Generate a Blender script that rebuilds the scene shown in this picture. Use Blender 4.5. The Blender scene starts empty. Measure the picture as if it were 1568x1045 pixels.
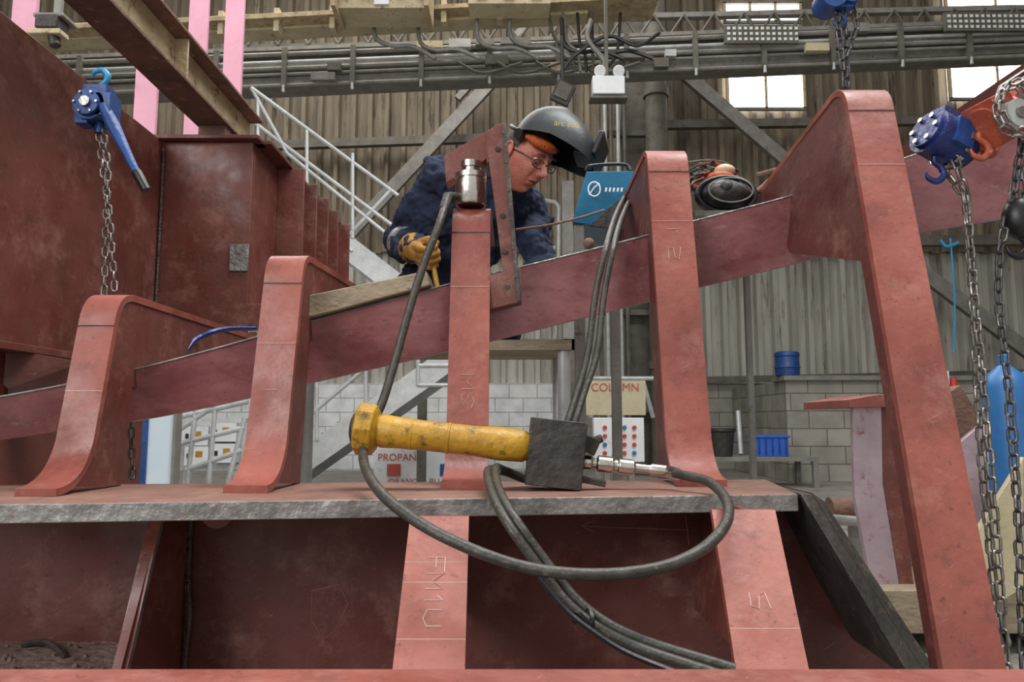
import bpy, bmesh, math, random
from math import sin, cos, pi, radians
from mathutils import Vector, Matrix, Euler
from mathutils.bvhtree import BVHTree
random.seed(7)
S=bpy.context.scene
S.view_settings.view_transform='Standard'
S.view_settings.look='None'
V=Vector
# ---------------- camera (hand-held, 0.75 m above the floor, tilted up a little)
CZ=0.75; F=1132.0; PT=radians(6.3)
cd=bpy.data.cameras.new('camera'); cam=bpy.data.objects.new('camera',cd); S.collection.objects.link(cam)
cd.lens=F/1568*36; cd.sensor_width=36; cd.clip_start=.02; cd.clip_end=200
cam.location=(0,0,CZ); cam.rotation_euler=(pi/2+PT,0,0); S.camera=cam
def ray(px,py):
    u=(px-784)/F; v=(522.5-py)/F
    return V((u, cos(PT)-v*sin(PT), sin(PT)+v*cos(PT)))
# survey helpers: metric world position of a sight line on a vertical plane Y / X or a level Z
def W(px,py,Y): r=ray(px,py); r=r*(Y/r.y); r.z+=CZ; return r
def WX(px,py,X): r=ray(px,py); r=r*(X/r.x); r.z+=CZ; return r
def WZ(px,py,Z): r=ray(px,py); r=r*((Z-CZ)/r.z); r.z+=CZ; return r
# ---------------- materials
def lin(h):
    h=h.lstrip('#'); o=[]
    for i in (0,2,4):
        c=int(h[i:i+2],16)/255; o.append(c/12.92 if c<=.04045 else ((c+.055)/1.055)**2.4)
    return (*o,1)
M={}
def mat(name,a,b=None,rough=.5,metal=0,scale=5,scuff=None,sc_amt=.12,bump=.15,stretch=(1,1,1),emit=0,fine=60,scm=2.7,grime=0):
    if name in M: return M[name]
    m=bpy.data.materials.new(name); m.use_nodes=True; n=m.node_tree.nodes; l=m.node_tree.links
    bs=n['Principled BSDF']; bs.inputs['Roughness'].default_value=rough; bs.inputs['Metallic'].default_value=metal
    tc=n.new('ShaderNodeTexCoord'); mp=n.new('ShaderNodeMapping'); mp.inputs['Scale'].default_value=stretch
    l.new(tc.outputs['Object'],mp.inputs['Vector'])
    no=n.new('ShaderNodeTexNoise'); no.inputs['Scale'].default_value=scale; no.inputs['Detail'].default_value=8; no.inputs['Roughness'].default_value=.65
    l.new(mp.outputs[0],no.inputs['Vector'])
    cr=n.new('ShaderNodeValToRGB'); cr.color_ramp.elements[0].position=.34; cr.color_ramp.elements[1].position=.66
    cr.color_ramp.elements[0].color=lin(a); cr.color_ramp.elements[1].color=lin(b or a)
    l.new(no.outputs['Fac'],cr.inputs['Fac']); col=cr.outputs['Color']
    def layer(col,scale,loc,p,w,colr,st,amt=1,rot=(0,0,0)):
        n2=n.new('ShaderNodeTexNoise'); n2.inputs['Scale'].default_value=scale; n2.inputs['Detail'].default_value=10; n2.inputs['Roughness'].default_value=.75
        mp2=n.new('ShaderNodeMapping'); mp2.inputs['Location'].default_value=loc; mp2.inputs['Scale'].default_value=st
        src=tc.outputs['Object']
        if any(rot):
            mr_=n.new('ShaderNodeMapping'); mr_.inputs['Rotation'].default_value=rot; l.new(src,mr_.inputs['Vector']); src=mr_.outputs[0]
        l.new(src,mp2.inputs['Vector']); l.new(mp2.outputs[0],n2.inputs['Vector'])
        r2=n.new('ShaderNodeValToRGB')
        r2.color_ramp.elements[0].position=p; r2.color_ramp.elements[1].position=p+w; r2.color_ramp.elements[1].color=(amt,amt,amt,1)
        l.new(n2.outputs['Fac'],r2.inputs['Fac'])
        mx=n.new('ShaderNodeMix'); mx.data_type='RGBA'; mx.inputs['B'].default_value=lin(colr)
        l.new(r2.outputs['Color'],mx.inputs['Factor']); l.new(col,mx.inputs['A']); return mx.outputs['Result']
    if scuff: col=layer(col,scale*scm,(3.1,1.7,5.3),.62-sc_amt*.6,.1,scuff,stretch)
    if grime:
        col=layer(col,scale*.6,(8,2,1),.44,.22,'#3d241c',stretch,grime*1.0)
        col=layer(col,scale*1.6,(2,5,9),.52,.14,'#bd9183',stretch,grime*.6)
        col=layer(col,scale*4,(5,5,2),.56,.06,'#5b3a30',stretch,grime*.9)
        col=layer(col,scale*11,(1,6,3),.60,.05,'#34221e',stretch,min(1,grime*1.4))
        col=layer(col,scale*5,(4,4,3),.615,.05,'#cfaea4',(1,1,14),grime*.55,(.3,.5,.2))
        col=layer(col,scale*5,(7,9,3),.62,.05,'#cfaea4',(14,14,1),grime*.5,(.2,-.35,.1))
        nr=n.new('ShaderNodeTexNoise'); nr.inputs['Scale'].default_value=scale*2; nr.inputs['Detail'].default_value=6; l.new(tc.outputs['Object'],nr.inputs['Vector'])
        mr=n.new('ShaderNodeMapRange'); mr.inputs['From Min'].default_value=.35; mr.inputs['From Max'].default_value=.65; mr.inputs['To Min'].default_value=max(.1,rough-.16); mr.inputs['To Max'].default_value=rough+.18
        l.new(nr.outputs['Fac'],mr.inputs['Value']); l.new(mr.outputs['Result'],bs.inputs['Roughness'])
    l.new(col,bs.inputs['Base Color'])
    if emit:
        l.new(col,bs.inputs['Emission Color']); bs.inputs['Emission Strength'].default_value=emit
    if bump:
        n3=n.new('ShaderNodeTexNoise'); n3.inputs['Scale'].default_value=fine; n3.inputs['Detail'].default_value=6
        l.new(tc.outputs['Object'],n3.inputs['Vector'])
        bp=n.new('ShaderNodeBump'); bp.inputs['Strength'].default_value=bump; bp.inputs['Distance'].default_value=.01
        l.new(n3.outputs['Fac'],bp.inputs['Height']); l.new(bp.outputs['Normal'],bs.inputs['Normal'])
    M[name]=m; return m
primer=mat('primer_red','#87453b','#9b5548',.46,0,5,bump=.12,grime=.42)
primer_dk=mat('primer_dark','#592a26','#6a3832',.5,0,4,bump=.12,grime=.42)  # low albedo puts the girder recess's shade into the paint colour
primer_br=mat('primer_brown','#69352d','#7c443a',.48,0,4,bump=.12,grime=.48)
primer_pk=mat('primer_mauve','#874e51','#a36b6d',.30,.1,5,'#b58f90',.03,.08,(1,1,2),grime=.4)
primer_lt=mat('primer_light','#9f5c50','#b27064',.5,0,6,bump=.1,grime=.38)
ground_m=mat('ground_steel_edge','#6b6764','#9c9996',.42,.3,18,'#7a5b50',.06,.5,scm=1.5)
shelf_top=mat('shelf_top','#7f5a4c','#987466',.55,.1,9,'#6c605a',.15,.3)
dk_edge=mat('mill_scale','#3b3835','#5a5550',.6,.3,12,'#7b6a60',.1,.4)
chalk=mat('chalk','#c9a198','#d8b9b1',.9,0,30,bump=0)
pink=mat('pink_paint','#dc9cb2','#e8adc0',.5,0,3,bump=.05,grime=.1)
cream=mat('cream_paint','#b5a888','#cfc3a2',.6,0,4,'#7d6a50',.10,.2)
rustcream=mat('rusty_cream','#9c8768','#c4b492',.8,0,6,'#6a4c3a',.12,.5)
rust=mat('rust_brown','#614840','#826253',.85,0,8,'#9a8a72',.10,.5)
steelgrey=mat('grey_steel','#73706b','#8d8b85',.6,.1,6,'#5b4d42',.08,.2)
olive=mat('olive_steel','#534f47','#6f6b61',.65,.1,4,'#463f35',.10,.2)
galv=mat('galvanised','#adafae','#c8caca',.45,.25,10,bump=.1)
white=mat('white_paint','#d6dadc','#e4e7e8',.5,0,3,'#b6b8b6',.08,.1)
chrome=mat('chrome','#b9b5ad','#d2cfc9',.24,1,20,'#8a7f70',.08,.1)
darkst=mat('dark_steel','#34312f','#4c4844',.5,.4,25,bump=.35)
rubber=mat('hose_rubber','#33312c','#45423b',.45,0,30,'#6a655c',.05,.3)
yellow=mat('yellow_paint','#a1771c','#bd9228',.42,0,12,'#5f4a22',.12,.35)
blk=mat('black_plastic','#141416','#1e1e21',.4,0,8,bump=.1)
blue=mat('blue_paint','#193a70','#245092',.4,.1,12,'#173055',.1,.2)
cyan=mat('cyan_paint','#2b86b8','#3b9ccb',.4,.1,12,bump=.2)
navyhoist=mat('navy_paint','#1f2a5c','#2f3d7c',.35,.2,14,'#8890a8',.03,.3)
orange=mat('orange_red_paint','#a04a34','#b85c40',.5,.1,14,'#c9a898',.06,.3)
chainm=mat('chain_steel','#7a7672','#99948e',.35,.85,30,'#5c4a3e',.12,.1)
chaind=mat('chain_dark','#4d4b4e','#6b686a',.4,.8,30,bump=.1)
wood=mat('weathered_timber','#857866','#a3947c',.8,0,5,'#6a5c4a',.12,.4,(1,8,8))
conc=mat('floor_concrete','#77736d','#8d8983',.8,0,2,'#5e5a55',.14,.2)
dustm=mat('rust_dust','#6b554c','#8a746c',.9,0,12,'#4d3c36',.15,.8)
weld=mat('weld_bead','#4c4644','#6b625e',.4,.6,40,bump=.8,fine=150)
redm=mat('signal_red','#b8332c','#c9413a',.4,bump=0)
tealm=mat('teal_paint','#1a6388','#24789f',.42,0,8,'#86a8b2',.03,.1)
glassw=mat('daylight_glazing','#fff8ec','#ffffff',.5,0,1,bump=0,emit=5)
navy=mat('navy_cloth','#161d30','#232d47',.9,0,9,bump=.9,fine=22)
reflect=mat('reflective_tape','#8f9092','#a5a6a8',.4,.2,20,bump=.1)
glove=mat('leather_glove','#8d6326','#ad7d34',.8,0,30,'#5f3f1c',.08,.5)
skin=mat('skin','#ab6150','#c27a66',.46,0,22,'#96503f',.06,.25,fine=140)
lipm=mat('lips','#8e453c','#9b4f45',.5,bump=0)
hairm=mat('grey_hair','#3d3935','#5c5650',.9,0,80,bump=.8,fine=200)
helm=mat('helmet_grey','#1f2426','#2b3133',.42,0,6,'#464c4e',.04,.1)
orangeh=mat('orange_band','#a5430f','#c25a18',.6,0,40,'#2c1c14',.16,.3)
rednotice=mat('faded_red','#b04a40','#c06054',.6,bump=0)
green=mat('green_tape','#2c9a78','#35aa86',.5,bump=0)
limey=mat('lime_print','#b9b04a','#c6bd58',.5,bump=0)
grey_cab=mat('cabinet_grey_green','#7a7b68','#8f8f7b',.6,0,4,'#5f5a48',.15,.1)
clad_up=mat('cladding_brown','#5e5548','#877b67',.7,0,1.4,'#403930',.13,.1,(3,1,.35))
clad_lo=mat('cladding_pale','#918d83','#bdbab1',.7,0,1.4,'#6f6455',.10,.1,(3,1,.3))
def brick(name,a,b,mortar):
    m=bpy.data.materials.new(name); m.use_nodes=True; n=m.node_tree.nodes; l=m.node_tree.links
    bs=n['Principled BSDF']; bs.inputs['Roughness'].default_value=.85
    tc=n.new('ShaderNodeTexCoord'); sp=n.new('ShaderNodeSeparateXYZ'); cb=n.new('ShaderNodeCombineXYZ'); ad=n.new('ShaderNodeMath'); ad.operation='ADD'
    l.new(tc.outputs['Object'],sp.inputs[0]); l.new(sp.outputs['X'],ad.inputs[0]); l.new(sp.outputs['Y'],ad.inputs[1]); l.new(ad.outputs[0],cb.inputs['X']); l.new(sp.outputs['Z'],cb.inputs['Y'])
    br=n.new('ShaderNodeTexBrick'); br.inputs['Scale'].default_value=1; br.inputs['Brick Width'].default_value=.45; br.inputs['Row Height'].default_value=.225; br.inputs['Mortar Size'].default_value=.008
    br.inputs['Color1'].default_value=lin(a); br.inputs['Color2'].default_value=lin(b); br.inputs['Mortar'].default_value=lin(mortar)
    l.new(cb.outputs[0],br.inputs['Vector'])
    no=n.new('ShaderNodeTexNoise'); no.inputs['Scale'].default_value=4; no.inputs['Detail'].default_value=8; l.new(tc.outputs['Object'],no.inputs['Vector'])
    cr=n.new('ShaderNodeValToRGB'); cr.color_ramp.elements[0].position=.3; cr.color_ramp.elements[1].position=.6; cr.color_ramp.elements[0].color=(.62,.6,.57,1); l.new(no.outputs['Fac'],cr.inputs['Fac'])
    mx=n.new('ShaderNodeMix'); mx.data_type='RGBA'; mx.blend_type='MULTIPLY'; mx.inputs['Factor'].default_value=.7
    l.new(br.outputs['Color'],mx.inputs['A']); l.new(cr.outputs['Color'],mx.inputs['B'])
    l.new(mx.outputs['Result'],bs.inputs['Base Color'])
    bp=n.new('ShaderNodeBump'); bp.inputs['Strength'].default_value=.4; bp.inputs['Distance'].default_value=.01; l.new(br.outputs['Fac'],bp.inputs['Height']); bp.invert=True
    l.new(bp.outputs['Normal'],bs.inputs['Normal']); return m
block=brick('blockwork_grey','#97948b','#a8a49a','#6d6a62')
blockw=brick('blockwork_white','#e8ecee','#f0f2f2','#b0b4b6')
# ---------------- mesh builder
class O:
    def __init__(s,name): s.name=name; s.bm=bmesh.new(); s.mats=[]
    def mi(s,m):
        if m not in s.mats: s.mats.append(m)
        return s.mats.index(m)
    def face(s,vs,i):
        try: f=s.bm.faces.new(vs); f.material_index=i; f.smooth=True; return f
        except ValueError: return None
    def prism(s,pts,off,m,m_side=None):
        i=s.mi(m); j=s.mi(m_side or m); off=V(off)
        a=[s.bm.verts.new(p) for p in pts]; b=[s.bm.verts.new(V(p)+off) for p in pts]
        s.face(a,i); s.face(b[::-1],i); n=len(pts)
        for k in range(n): s.face([a[k],b[k],b[(k+1)%n],a[(k+1)%n]],j)
        return s
    def box(s,c,d,m,rot=None):
        R=(rot.to_matrix() if isinstance(rot,Euler) else rot) if rot is not None else Matrix.Identity(3)
        c=V(c); h=V(d)/2
        q=[c+R@V((x*h.x,-h.y,z*h.z)) for x,z in((-1,-1),(1,-1),(1,1),(-1,1))]
        return s.prism(q,R@V((0,d[1],0)),m)
    def bb(s,a,b,m):
        a=V(a);b=V(b); return s.box((a+b)/2,[abs(b[i]-a[i]) for i in range(3)],m)
    def tube(s,pts,r,m,seg=8,closed=False,sub=0,flat=1.0):
        pts=[V(p) for p in pts]; rr=r if isinstance(r,(list,tuple)) else [r]*len(pts)
        if sub:
            P=[];RR=[];n=len(pts)
            for k in range(n if closed else n-1):
                p0=pts[(k-1)%n] if (closed or k>0) else pts[0]*2-pts[1]
                p1=pts[k]; p2=pts[(k+1)%n]; p3=pts[(k+2)%n] if (closed or k+2<n) else p2*2-p1
                for q in range(sub):
                    t=q/sub; P.append(.5*((2*p1)+(p2-p0)*t+(2*p0-5*p1+4*p2-p3)*t*t+(3*p1-p0-3*p2+p3)*t**3)); RR.append(rr[k]*(1-t)+rr[(k+1)%n]*t)
            if not closed: P.append(pts[-1]); RR.append(rr[-1])
            pts,rr=P,RR
        n=len(pts); i=s.mi(m); rings=[]; N=None
        for k in range(n):
            if closed: T=pts[(k+1)%n]-pts[k-1]
            else: T=pts[min(k+1,n-1)]-pts[max(k-1,0)]
            T.normalize()
            if N is None:
                N=T.orthogonal().normalized()
            N=(N-T*N.dot(T)); 
            if N.length<1e-6: N=T.orthogonal()
            N.normalize(); B=T.cross(N)
            rings.append([s.bm.verts.new(pts[k]+(N*cos(2*pi*a/seg)+B*sin(2*pi*a/seg)*flat)*rr[k]) for a in range(seg)])
        for k in range(n if closed else n-1):
            A=rings[k];Bq=rings[(k+1)%n]
            for a in range(seg): s.face([A[a],A[(a+1)%seg],Bq[(a+1)%seg],Bq[a]],i)
        if not closed:
            s.face(rings[0][::-1],i); s.face(rings[-1],i)
        return s
    def cyl(s,a,b,r,m,r2=None,seg=20): return s.tube([a,b],[r,r if r2 is None else r2],m,seg)
    def lathe(s,a,axis,prof,m,seg=24):
        axis=V(axis).normalized(); a=V(a)
        return s.tube([a+axis*p[0] for p in prof],[p[1] for p in prof],m,seg)
    def sph(s,c,r,m,R=None,seg=20):
        i=s.mi(m); r=V((r,r,r)) if isinstance(r,(int,float)) else V(r); R=R or Matrix.Identity(3); c=V(c)
        res=bmesh.ops.create_uvsphere(s.bm,u_segments=seg,v_segments=seg//2,radius=1)
        fs=set()
        for v in res['verts']:
            v.co=c+R@V((v.co.x*r.x,v.co.y*r.y,v.co.z*r.z)); fs.update(v.link_faces)
        for f in fs: f.material_index=i; f.smooth=True
        return s
    def chain(s,pts,m,r=.003,w=.02,ln=.034,pitch=.026):
        pts=[V(p) for p in pts]; d=[0]
        for k in range(len(pts)-1): d.append(d[-1]+(pts[k+1]-pts[k]).length)
        t=0;q=0
        while t<d[-1]:
            k=max(j for j in range(len(pts)-1) if d[j]<=t); T=(pts[k+1]-pts[k]).normalized()
            c=pts[k]+T*(t-d[k]); N=T.cross(V((.6,.8,.1))).normalized(); B=T.cross(N)
            a=q*pi/2+.5+random.uniform(-.25,.25); U=N*cos(a)+B*sin(a)
            hl=ln/2-w/2; lp=[]
            for g in range(12):
                an=2*pi*g/12; lp.append(c+T*(hl*(1 if cos(an)>=0 else -1)+cos(an)*(w/2-r))+U*sin(an)*(w/2-r))
            s.tube(lp,r,m,6,closed=True); t+=pitch;q+=1
        return s
    def done(s,parent=None,bevel=0,recalc=True):
        if recalc: bmesh.ops.recalc_face_normals(s.bm,faces=s.bm.faces)
        for e in s.bm.edges:
            if len(e.link_faces)==2 and e.calc_face_angle(0)>.65: e.smooth=False
        vs=[v.co for v in s.bm.verts]
        lo=V([min(v[i] for v in vs) for i in range(3)]); hi=V([max(v[i] for v in vs) for i in range(3)]); c=(lo+hi)/2
        for v in s.bm.verts: v.co-=c
        me=bpy.data.meshes.new(s.name); s.bm.to_mesh(me); s.bm.free()
        for m in s.mats: me.materials.append(m)
        ob=bpy.data.objects.new(s.name,me); ob.location=c; S.collection.objects.link(ob)
        if parent: ob.parent=parent; 
        if bevel:
            b=ob.modifiers.new('bevel','BEVEL'); b.width=bevel; b.segments=2; b.limit_method='ANGLE'; b.angle_limit=.7
        return ob
def empty(name,loc=(0,0,0)):
    e=bpy.data.objects.new(name,None); e.empty_display_size=.1; S.collection.objects.link(e); return e
def text(body,loc,size,m,parent=None,rz=0,name='lettering',ry=0,tree=None):
    cu=bpy.data.curves.new(name,'FONT'); cu.body=body; cu.size=size; cu.extrude=0 if tree else .0008; cu.align_x='CENTER'; cu.align_y='CENTER'
    t=bpy.data.objects.new(name+'_tmp',cu); S.collection.objects.link(t)
    bpy.context.view_layer.update(); dg=bpy.context.evaluated_depsgraph_get(); me=bpy.data.meshes.new_from_object(t.evaluated_get(dg))
    bpy.data.objects.remove(t); me.materials.clear(); me.materials.append(m)
    o=bpy.data.objects.new(name,me); o.location=loc; o.rotation_euler=(pi/2,ry,rz); S.collection.objects.link(o)
    if tree:   # decal lies on the curved surface
        mw=Matrix.Translation(loc)@Euler((pi/2,ry,rz)).to_matrix().to_4x4(); mi_=mw.inverted()
        for v in me.vertices:
            w=mw@v.co; h,nn,_,_=tree.ray_cast(w,V((0,1,-.25)).normalized())
            if h: v.co=mi_@(h+V((0,-.0015,.0004)))
    if parent: o.parent=parent
    return o
def P(l,Y=None): return [W(p[0],p[1],p[2] if len(p)>2 else Y) for p in l]
def lerp(a,b,t): return a+(b-a)*t

# ======================= ROOM
o=O('floor'); o.bb((-11,-3,-.1),(11,12.5,0),conc); o.done()
def corr(name,x0,x1,z0,z1,Y,m,pitch=.2,dep=.06):
    o=O(name); i=o.mi(m); x=x0; prof=[]
    while x<x1:
        prof+= [(x,0),(x+pitch*.58,0),(x+pitch*.66,dep),(x+pitch*.92,dep)]; x+=pitch
    a=[o.bm.verts.new((p[0],Y-p[1],z0)) for p in prof]; b=[o.bm.verts.new((p[0],Y-p[1],z1)) for p in prof]
    for k in range(len(prof)-1): o.face([a[k],a[k+1],b[k+1],b[k]],i)
    return o
zsplit=W(0,388,12).z; zbl=W(0,588,12).z
wb=empty('wall_back')
o=corr('upper_cladding',-11,11,zsplit,10,12,clad_up,.28,.11); o.done(wb)
o=corr('lower_cladding',-11,11,zbl-.05,zsplit+.1,12.12,clad_lo,.28,.11); o.done(wb)
xs=W(880,600,11.9).x
o=O('painted_blockwork'); o.bb((-11,11.85,0),(xs,12.3,zbl),blockw); o.done(wb)
o=O('grey_blockwork'); o.bb((xs,11.85,0),(11,12.3,zbl),block); o.done(wb)
o=O('backing'); o.bb((-11,12.25,0),(11,12.35,10),olive); o.done(wb)
for nm,x in(('wall_left',-11),('wall_right',11)):
    o=O(nm); o.bb((x-.1,-3,0),(x+.1,12.5,10),clad_up); o.done()
o=O('blockwork_bay_wall')
a=W(1203,583,9.5);b=W(1345,575,9.5); o.bb((a.x,9.5,0),(b.x+3,9.8,a.z),block); o.bb((a.x,9.8,0),(a.x+.25,11.84,a.z),block)
o.bb((a.x-.05,9.42,a.z),(b.x+3,9.9,a.z+.06),steelgrey); o.done()
def window(n,px0,py0,px1,py1,nv):
    a=W(px0,py1,11.88); b=W(px1,py0,11.88); o=O('window_%d'%n)
    o.bb((a.x,11.84,a.z),(b.x,11.88,b.z),glassw)
    t=.022
    for k in range(nv+1):
        x=lerp(a.x,b.x,k/nv); o.bb((x-t,11.78,a.z),(x+t,11.84,b.z),cream)
    for z in (a.z,b.z): o.bb((a.x-t,11.78,z-t),(b.x+t,11.84,z+t),steelgrey)
    o.done()
window(1,1113,90,1226,170,2); window(2,1108,8,1222,38,3); window(3,1452,72,1590,155,2); window(4,1445,-30,1590,22,2)
def bar(name,a,b,w,d,m,parent=None,bevel=0):
    a=V(a);b=V(b); T=(b-a).normalized(); N=T.cross(V((0,1,0))).normalized(); o=O(name)
    o.prism([a+N*w/2,b+N*w/2,b-N*w/2,a-N*w/2],(0,d,0),m); return o.done(parent,bevel)
fr=empty('wall_framing')
for (x0,y0,x1,y1,w) in ((395,222,905,205,.13),(1015,190,1620,180,.13),(1060,372,1620,366,.16),(1080,582,1620,570,.1)):
    bar('sheeting_rail',W(x0,y0,11.6),W(x1,y1,11.6),w,.12,olive,fr)
for (x0,y0,x1,y1,w) in ((530,362,765,110,.2),(1030,95,1205,245,.2),(1390,398,1600,555,.22),(830,10,700,150,.1)):
    bar('diagonal_brace',W(x0,y0,11.3),W(x1,y1,11.3),w,.1,steelgrey,fr)
o=O('steel_column'); a=W(940,0,11); b=W(992,0,11)
for x in (a.x,b.x-.03): o.bb((x,10.7,0),(x+.04,11.0,10),steelgrey)
o.bb((a.x,10.83,0),(b.x,10.87,10),olive)
for z in (.9,2.3,3.7,5): o.bb((a.x-.25,10.6,z),(b.x+.1,10.7,z+.08),olive)
o.done()
o=O('downpipe'); p=W(1003,100,10.4); o.cyl((p.x,10.4,0),(p.x,10.4,9.5),.16,olive)
for z in(1.5,3.5,5.5,7.2): o.cyl((p.x,10.4,z),(p.x,10.4,z+.12),.185,olive)
o.done()
o=O('conduit_bundle')
for k,x in enumerate((918,928,937,948,958)):
    p=W(x,300,10.5); o.cyl((p.x,10.5,.8),(p.x,10.5,6.3-k*.2),.03,galv if k%2 else olive,seg=8)
o.done(fr)
g=empty('crane_runway')
o=O('runway_girder')
def hb(o,a,b,w,d,m):
    a=V(a);b=V(b); o.prism([a+V((0,0,w/2)),b+V((0,0,w/2)),b-V((0,0,w/2)),a-V((0,0,w/2))],(0,d,0),m)
hb(o,W(60,114,9),W(1640,50,9),.12,.3,olive); hb(o,W(60,88,9),W(1640,28,9),.05,.35,steelgrey); hb(o,W(60,141,8.9),W(1640,72,8.9),.10,.35,steelgrey)
for dy,rr in ((0,.03),(12,.02),(22,.03),(31,.02),(48,.025)): o.cyl(W(60,98+dy,8.8),W(1640,35+dy,8.8),rr,steelgrey if dy!=12 else galv,seg=8)
for x in range(120,1600,105):
    y=lerp(114,50,(x-60)/1580); p=W(x,y,8.75); o.bb((p.x-.03,8.74,p.z-.30),(p.x+.03,8.8,p.z+.22),olive); o.cyl(p+V((0,0,-.27)),p+V((0,0,-.36)),.02,galv,seg=8)
for k in range(14):
    x=random.uniform(380,1500); y=lerp(114,50,(x-60)/1580); p=W(x,y+random.choice((-20,8,22)),8.72); o.box(p,(random.uniform(.12,.4),.08,random.uniform(.07,.14)),random.choice((steelgrey,galv,cream,olive)))
o.done(g)
o=O('overhead_lattice')
for x in range(380,1560,46):
    y=lerp(70,45,(x-380)/1180); o.cyl(W(x,y,9.6),W(x+23,y-34,9.6),.02,olive,seg=6); o.cyl(W(x+46,y,9.6),W(x+23,y-34,9.6),.02,olive,seg=6)
hb(o,W(360,72,9.6),W(1600,45,9.6),.06,.1,olive); hb(o,W(360,37,9.6),W(1600,10,9.6),.07,.1,steelgrey)
o.done(g)
o=O('cream_crane_beam'); hb(o,W(70,50,8.2),W(900,8,8.2),.2,.25,cream); hb(o,W(40,44,8.0),W(1010,-8,8.0),.05,.5,rustcream)
for x in range(170,820,85):
    y=lerp(52,8,(x-70)/830); p=W(x,y,8.1); o.bb((p.x-.03,8.05,p.z-.14),(p.x+.03,8.2,p.z+.14),cream)
p=W(590,8,7.8); o.box(p,(1.0,.4,.3),cream); 
for dx in(-.42,-.2,.2,.42): o.cyl(p+V((dx,-.25,.02)),p+V((dx,-.19,.02)),.07,rustcream)
o.box(p+V((0,-.22,-.05)),(.16,.04,.16),white)
for dx in(-.5,.5): o.box(p+V((dx,-.1,.0)),(.05,.5,.42),rustcream)
p=W(780,4,7.8); o.box(p,(.9,.3,.2),cream)
for dx in(-.3,0,.3): o.box(p+V((dx,-.17,.0)),(.12,.04,.12),rustcream)
o.done(g)
o=O('crane_cable_festoon')
for (x,h) in ((572,28),(640,50),(730,40),(780,30),(860,60),(905,60)):
    o.tube(P([(x,28),(x+4,50+h*.3),(x+28,62+h*.3),(x+60,66+h*.2),(x+95,90)],8.1),.025,blk if x>800 else steelgrey,6,sub=5)
o.tube(P([(905,30),(900,60),(925,95),(915,110)],8.0),.03,steelgrey,6,sub=5)
o.tube(P([(1010,50),(975,70),(930,55),(880,85),(860,110)],8.0),.022,blk,6,sub=5)
for k in range(6): o.tube(P([(840+k*22,20),(850+k*19,60+k*4),(872+k*12,75+5*k),(880+k*9,110)],8.2),.018,[olive,steelgrey,blk][k%3],6,sub=5)
for k in range(4): o.tube(P([(700+k*60,95),(740+k*60,112),(800+k*60,96)],8.6),.018,olive,6,sub=5)
o.done(g)
o=O('perforated_tray')
for (x0,x1,y) in ((1110,1222,52),(1448,1600,33)):
    a=W(x0,y+14,8.7); b=W(x1,y-14,8.7); o.bb((a.x,8.7,a.z),(b.x,8.74,b.z),olive)
    nx=int((b.x-a.x)/.07)
    for i in range(nx):
        for j in range(3): o.box((a.x+.05+i*.07,8.695,a.z+.05+j*.07),(.035,.01,.035),white)
o.done(g)
o=O('emergency_light'); p=W(931,134,7.5); o.box(p,(.34,.14,.2),white); o.box(p+V((0,0,-.14)),(.4,.16,.03),olive)
for dx in(-.09,.11): o.cyl(p+V((dx,0,.1)),p+V((dx,-.02,.13)),.03,blk); o.cyl(p+V((dx,-.06,.15)),p+V((dx,.03,.19)),.065,white,.045)
o.bb(p+V((-.02,.07,-.1)),p+V((.02,.11,1.2)),olive)
o.done(g,bevel=.01)
o=O('floodlight'); p=W(862,143,7.6); o.box(p,(.2,.1,.22),blk,Euler((.2,.45,0))); o.box(p+V((0,-.06,0)),(.15,.02,.16),olive,Euler((.2,.45,0))); o.cyl(p,p+V((.0,.1,.7)),.02,blk); o.done(g)
def stair(name,top,bot,wid,n,m,extra=(),sw=.11):
    o=O(name); top=V(top);bot=V(bot)
    for dy in(0,wid):
        a=top+V((0,dy,0)); b=bot+V((0,dy,0)); T=(b-a).normalized(); N=T.cross(V((0,1,0))).normalized()*sw
        o.prism([a+N,b+N,b-N,a-N],(0,.03,0),m)
    for k in range(n):
        c=top.lerp(bot,(k+.5)/n); o.bb(c+V((-.12,.031,.04)),c+V((.12,wid-.001,.07)),steelgrey)
    for a,b,Y in extra: o.cyl(W(*a,Y),W(*b,Y),.02,m,seg=8)
    return o.done()
stair('steel_staircase',W(690,548,7.0),W(400,752,7.0),.8,12,galv,[((270,640),(380,615),5.5),((275,680),(375,655),5.5),((285,720),(370,690),5.5),((330,620),(318,755),5.5),((375,640),(345,755),5.5),((300,625),(285,755),5.5),((182,722),(330,620),5.5),
 ((440,665),(600,530),7.0),((430,630),(580,500),7.0),((485,585),(485,675),7.0),((560,530),(560,640),7.0),((640,490),(640,590),7.0),((395,715),(470,640),6),((640,590),(690,590),7.0),((640,560),(690,560),7.0)])
stair('steel_staircase',W(430,300,7.2),W(625,450,7.2),.7,7,galv,[(a,b,7.2) for a,b in ([(385,135),(610,300)],[(385,185),(600,345)],[(440,235),(600,365)],[(395,150),(395,235)],[(470,200),(470,290)],[(540,235),(540,365)],[(600,290),(535,360)],[(385,135),(440,235)],[(430,300),(540,385)])])
e=empty('gas_notice_board'); o=O('board'); a=W(572,748,9);b=W(690,688,9); o.bb((a.x,9,.0),(b.x+.3,9.04,b.z),white); c=W(603,720,8.99); o.box(c,(.16,.02,.14),rednotice); c=W(683,720,8.99); o.box(c,(.14,.02,.14),blue); o.done(e)
text('PROPANE',W(612,701,8.985),.12,rednotice,e); text('ORANGE   BLUE',W(640,738,8.985),.1,rednotice,e)
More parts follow.
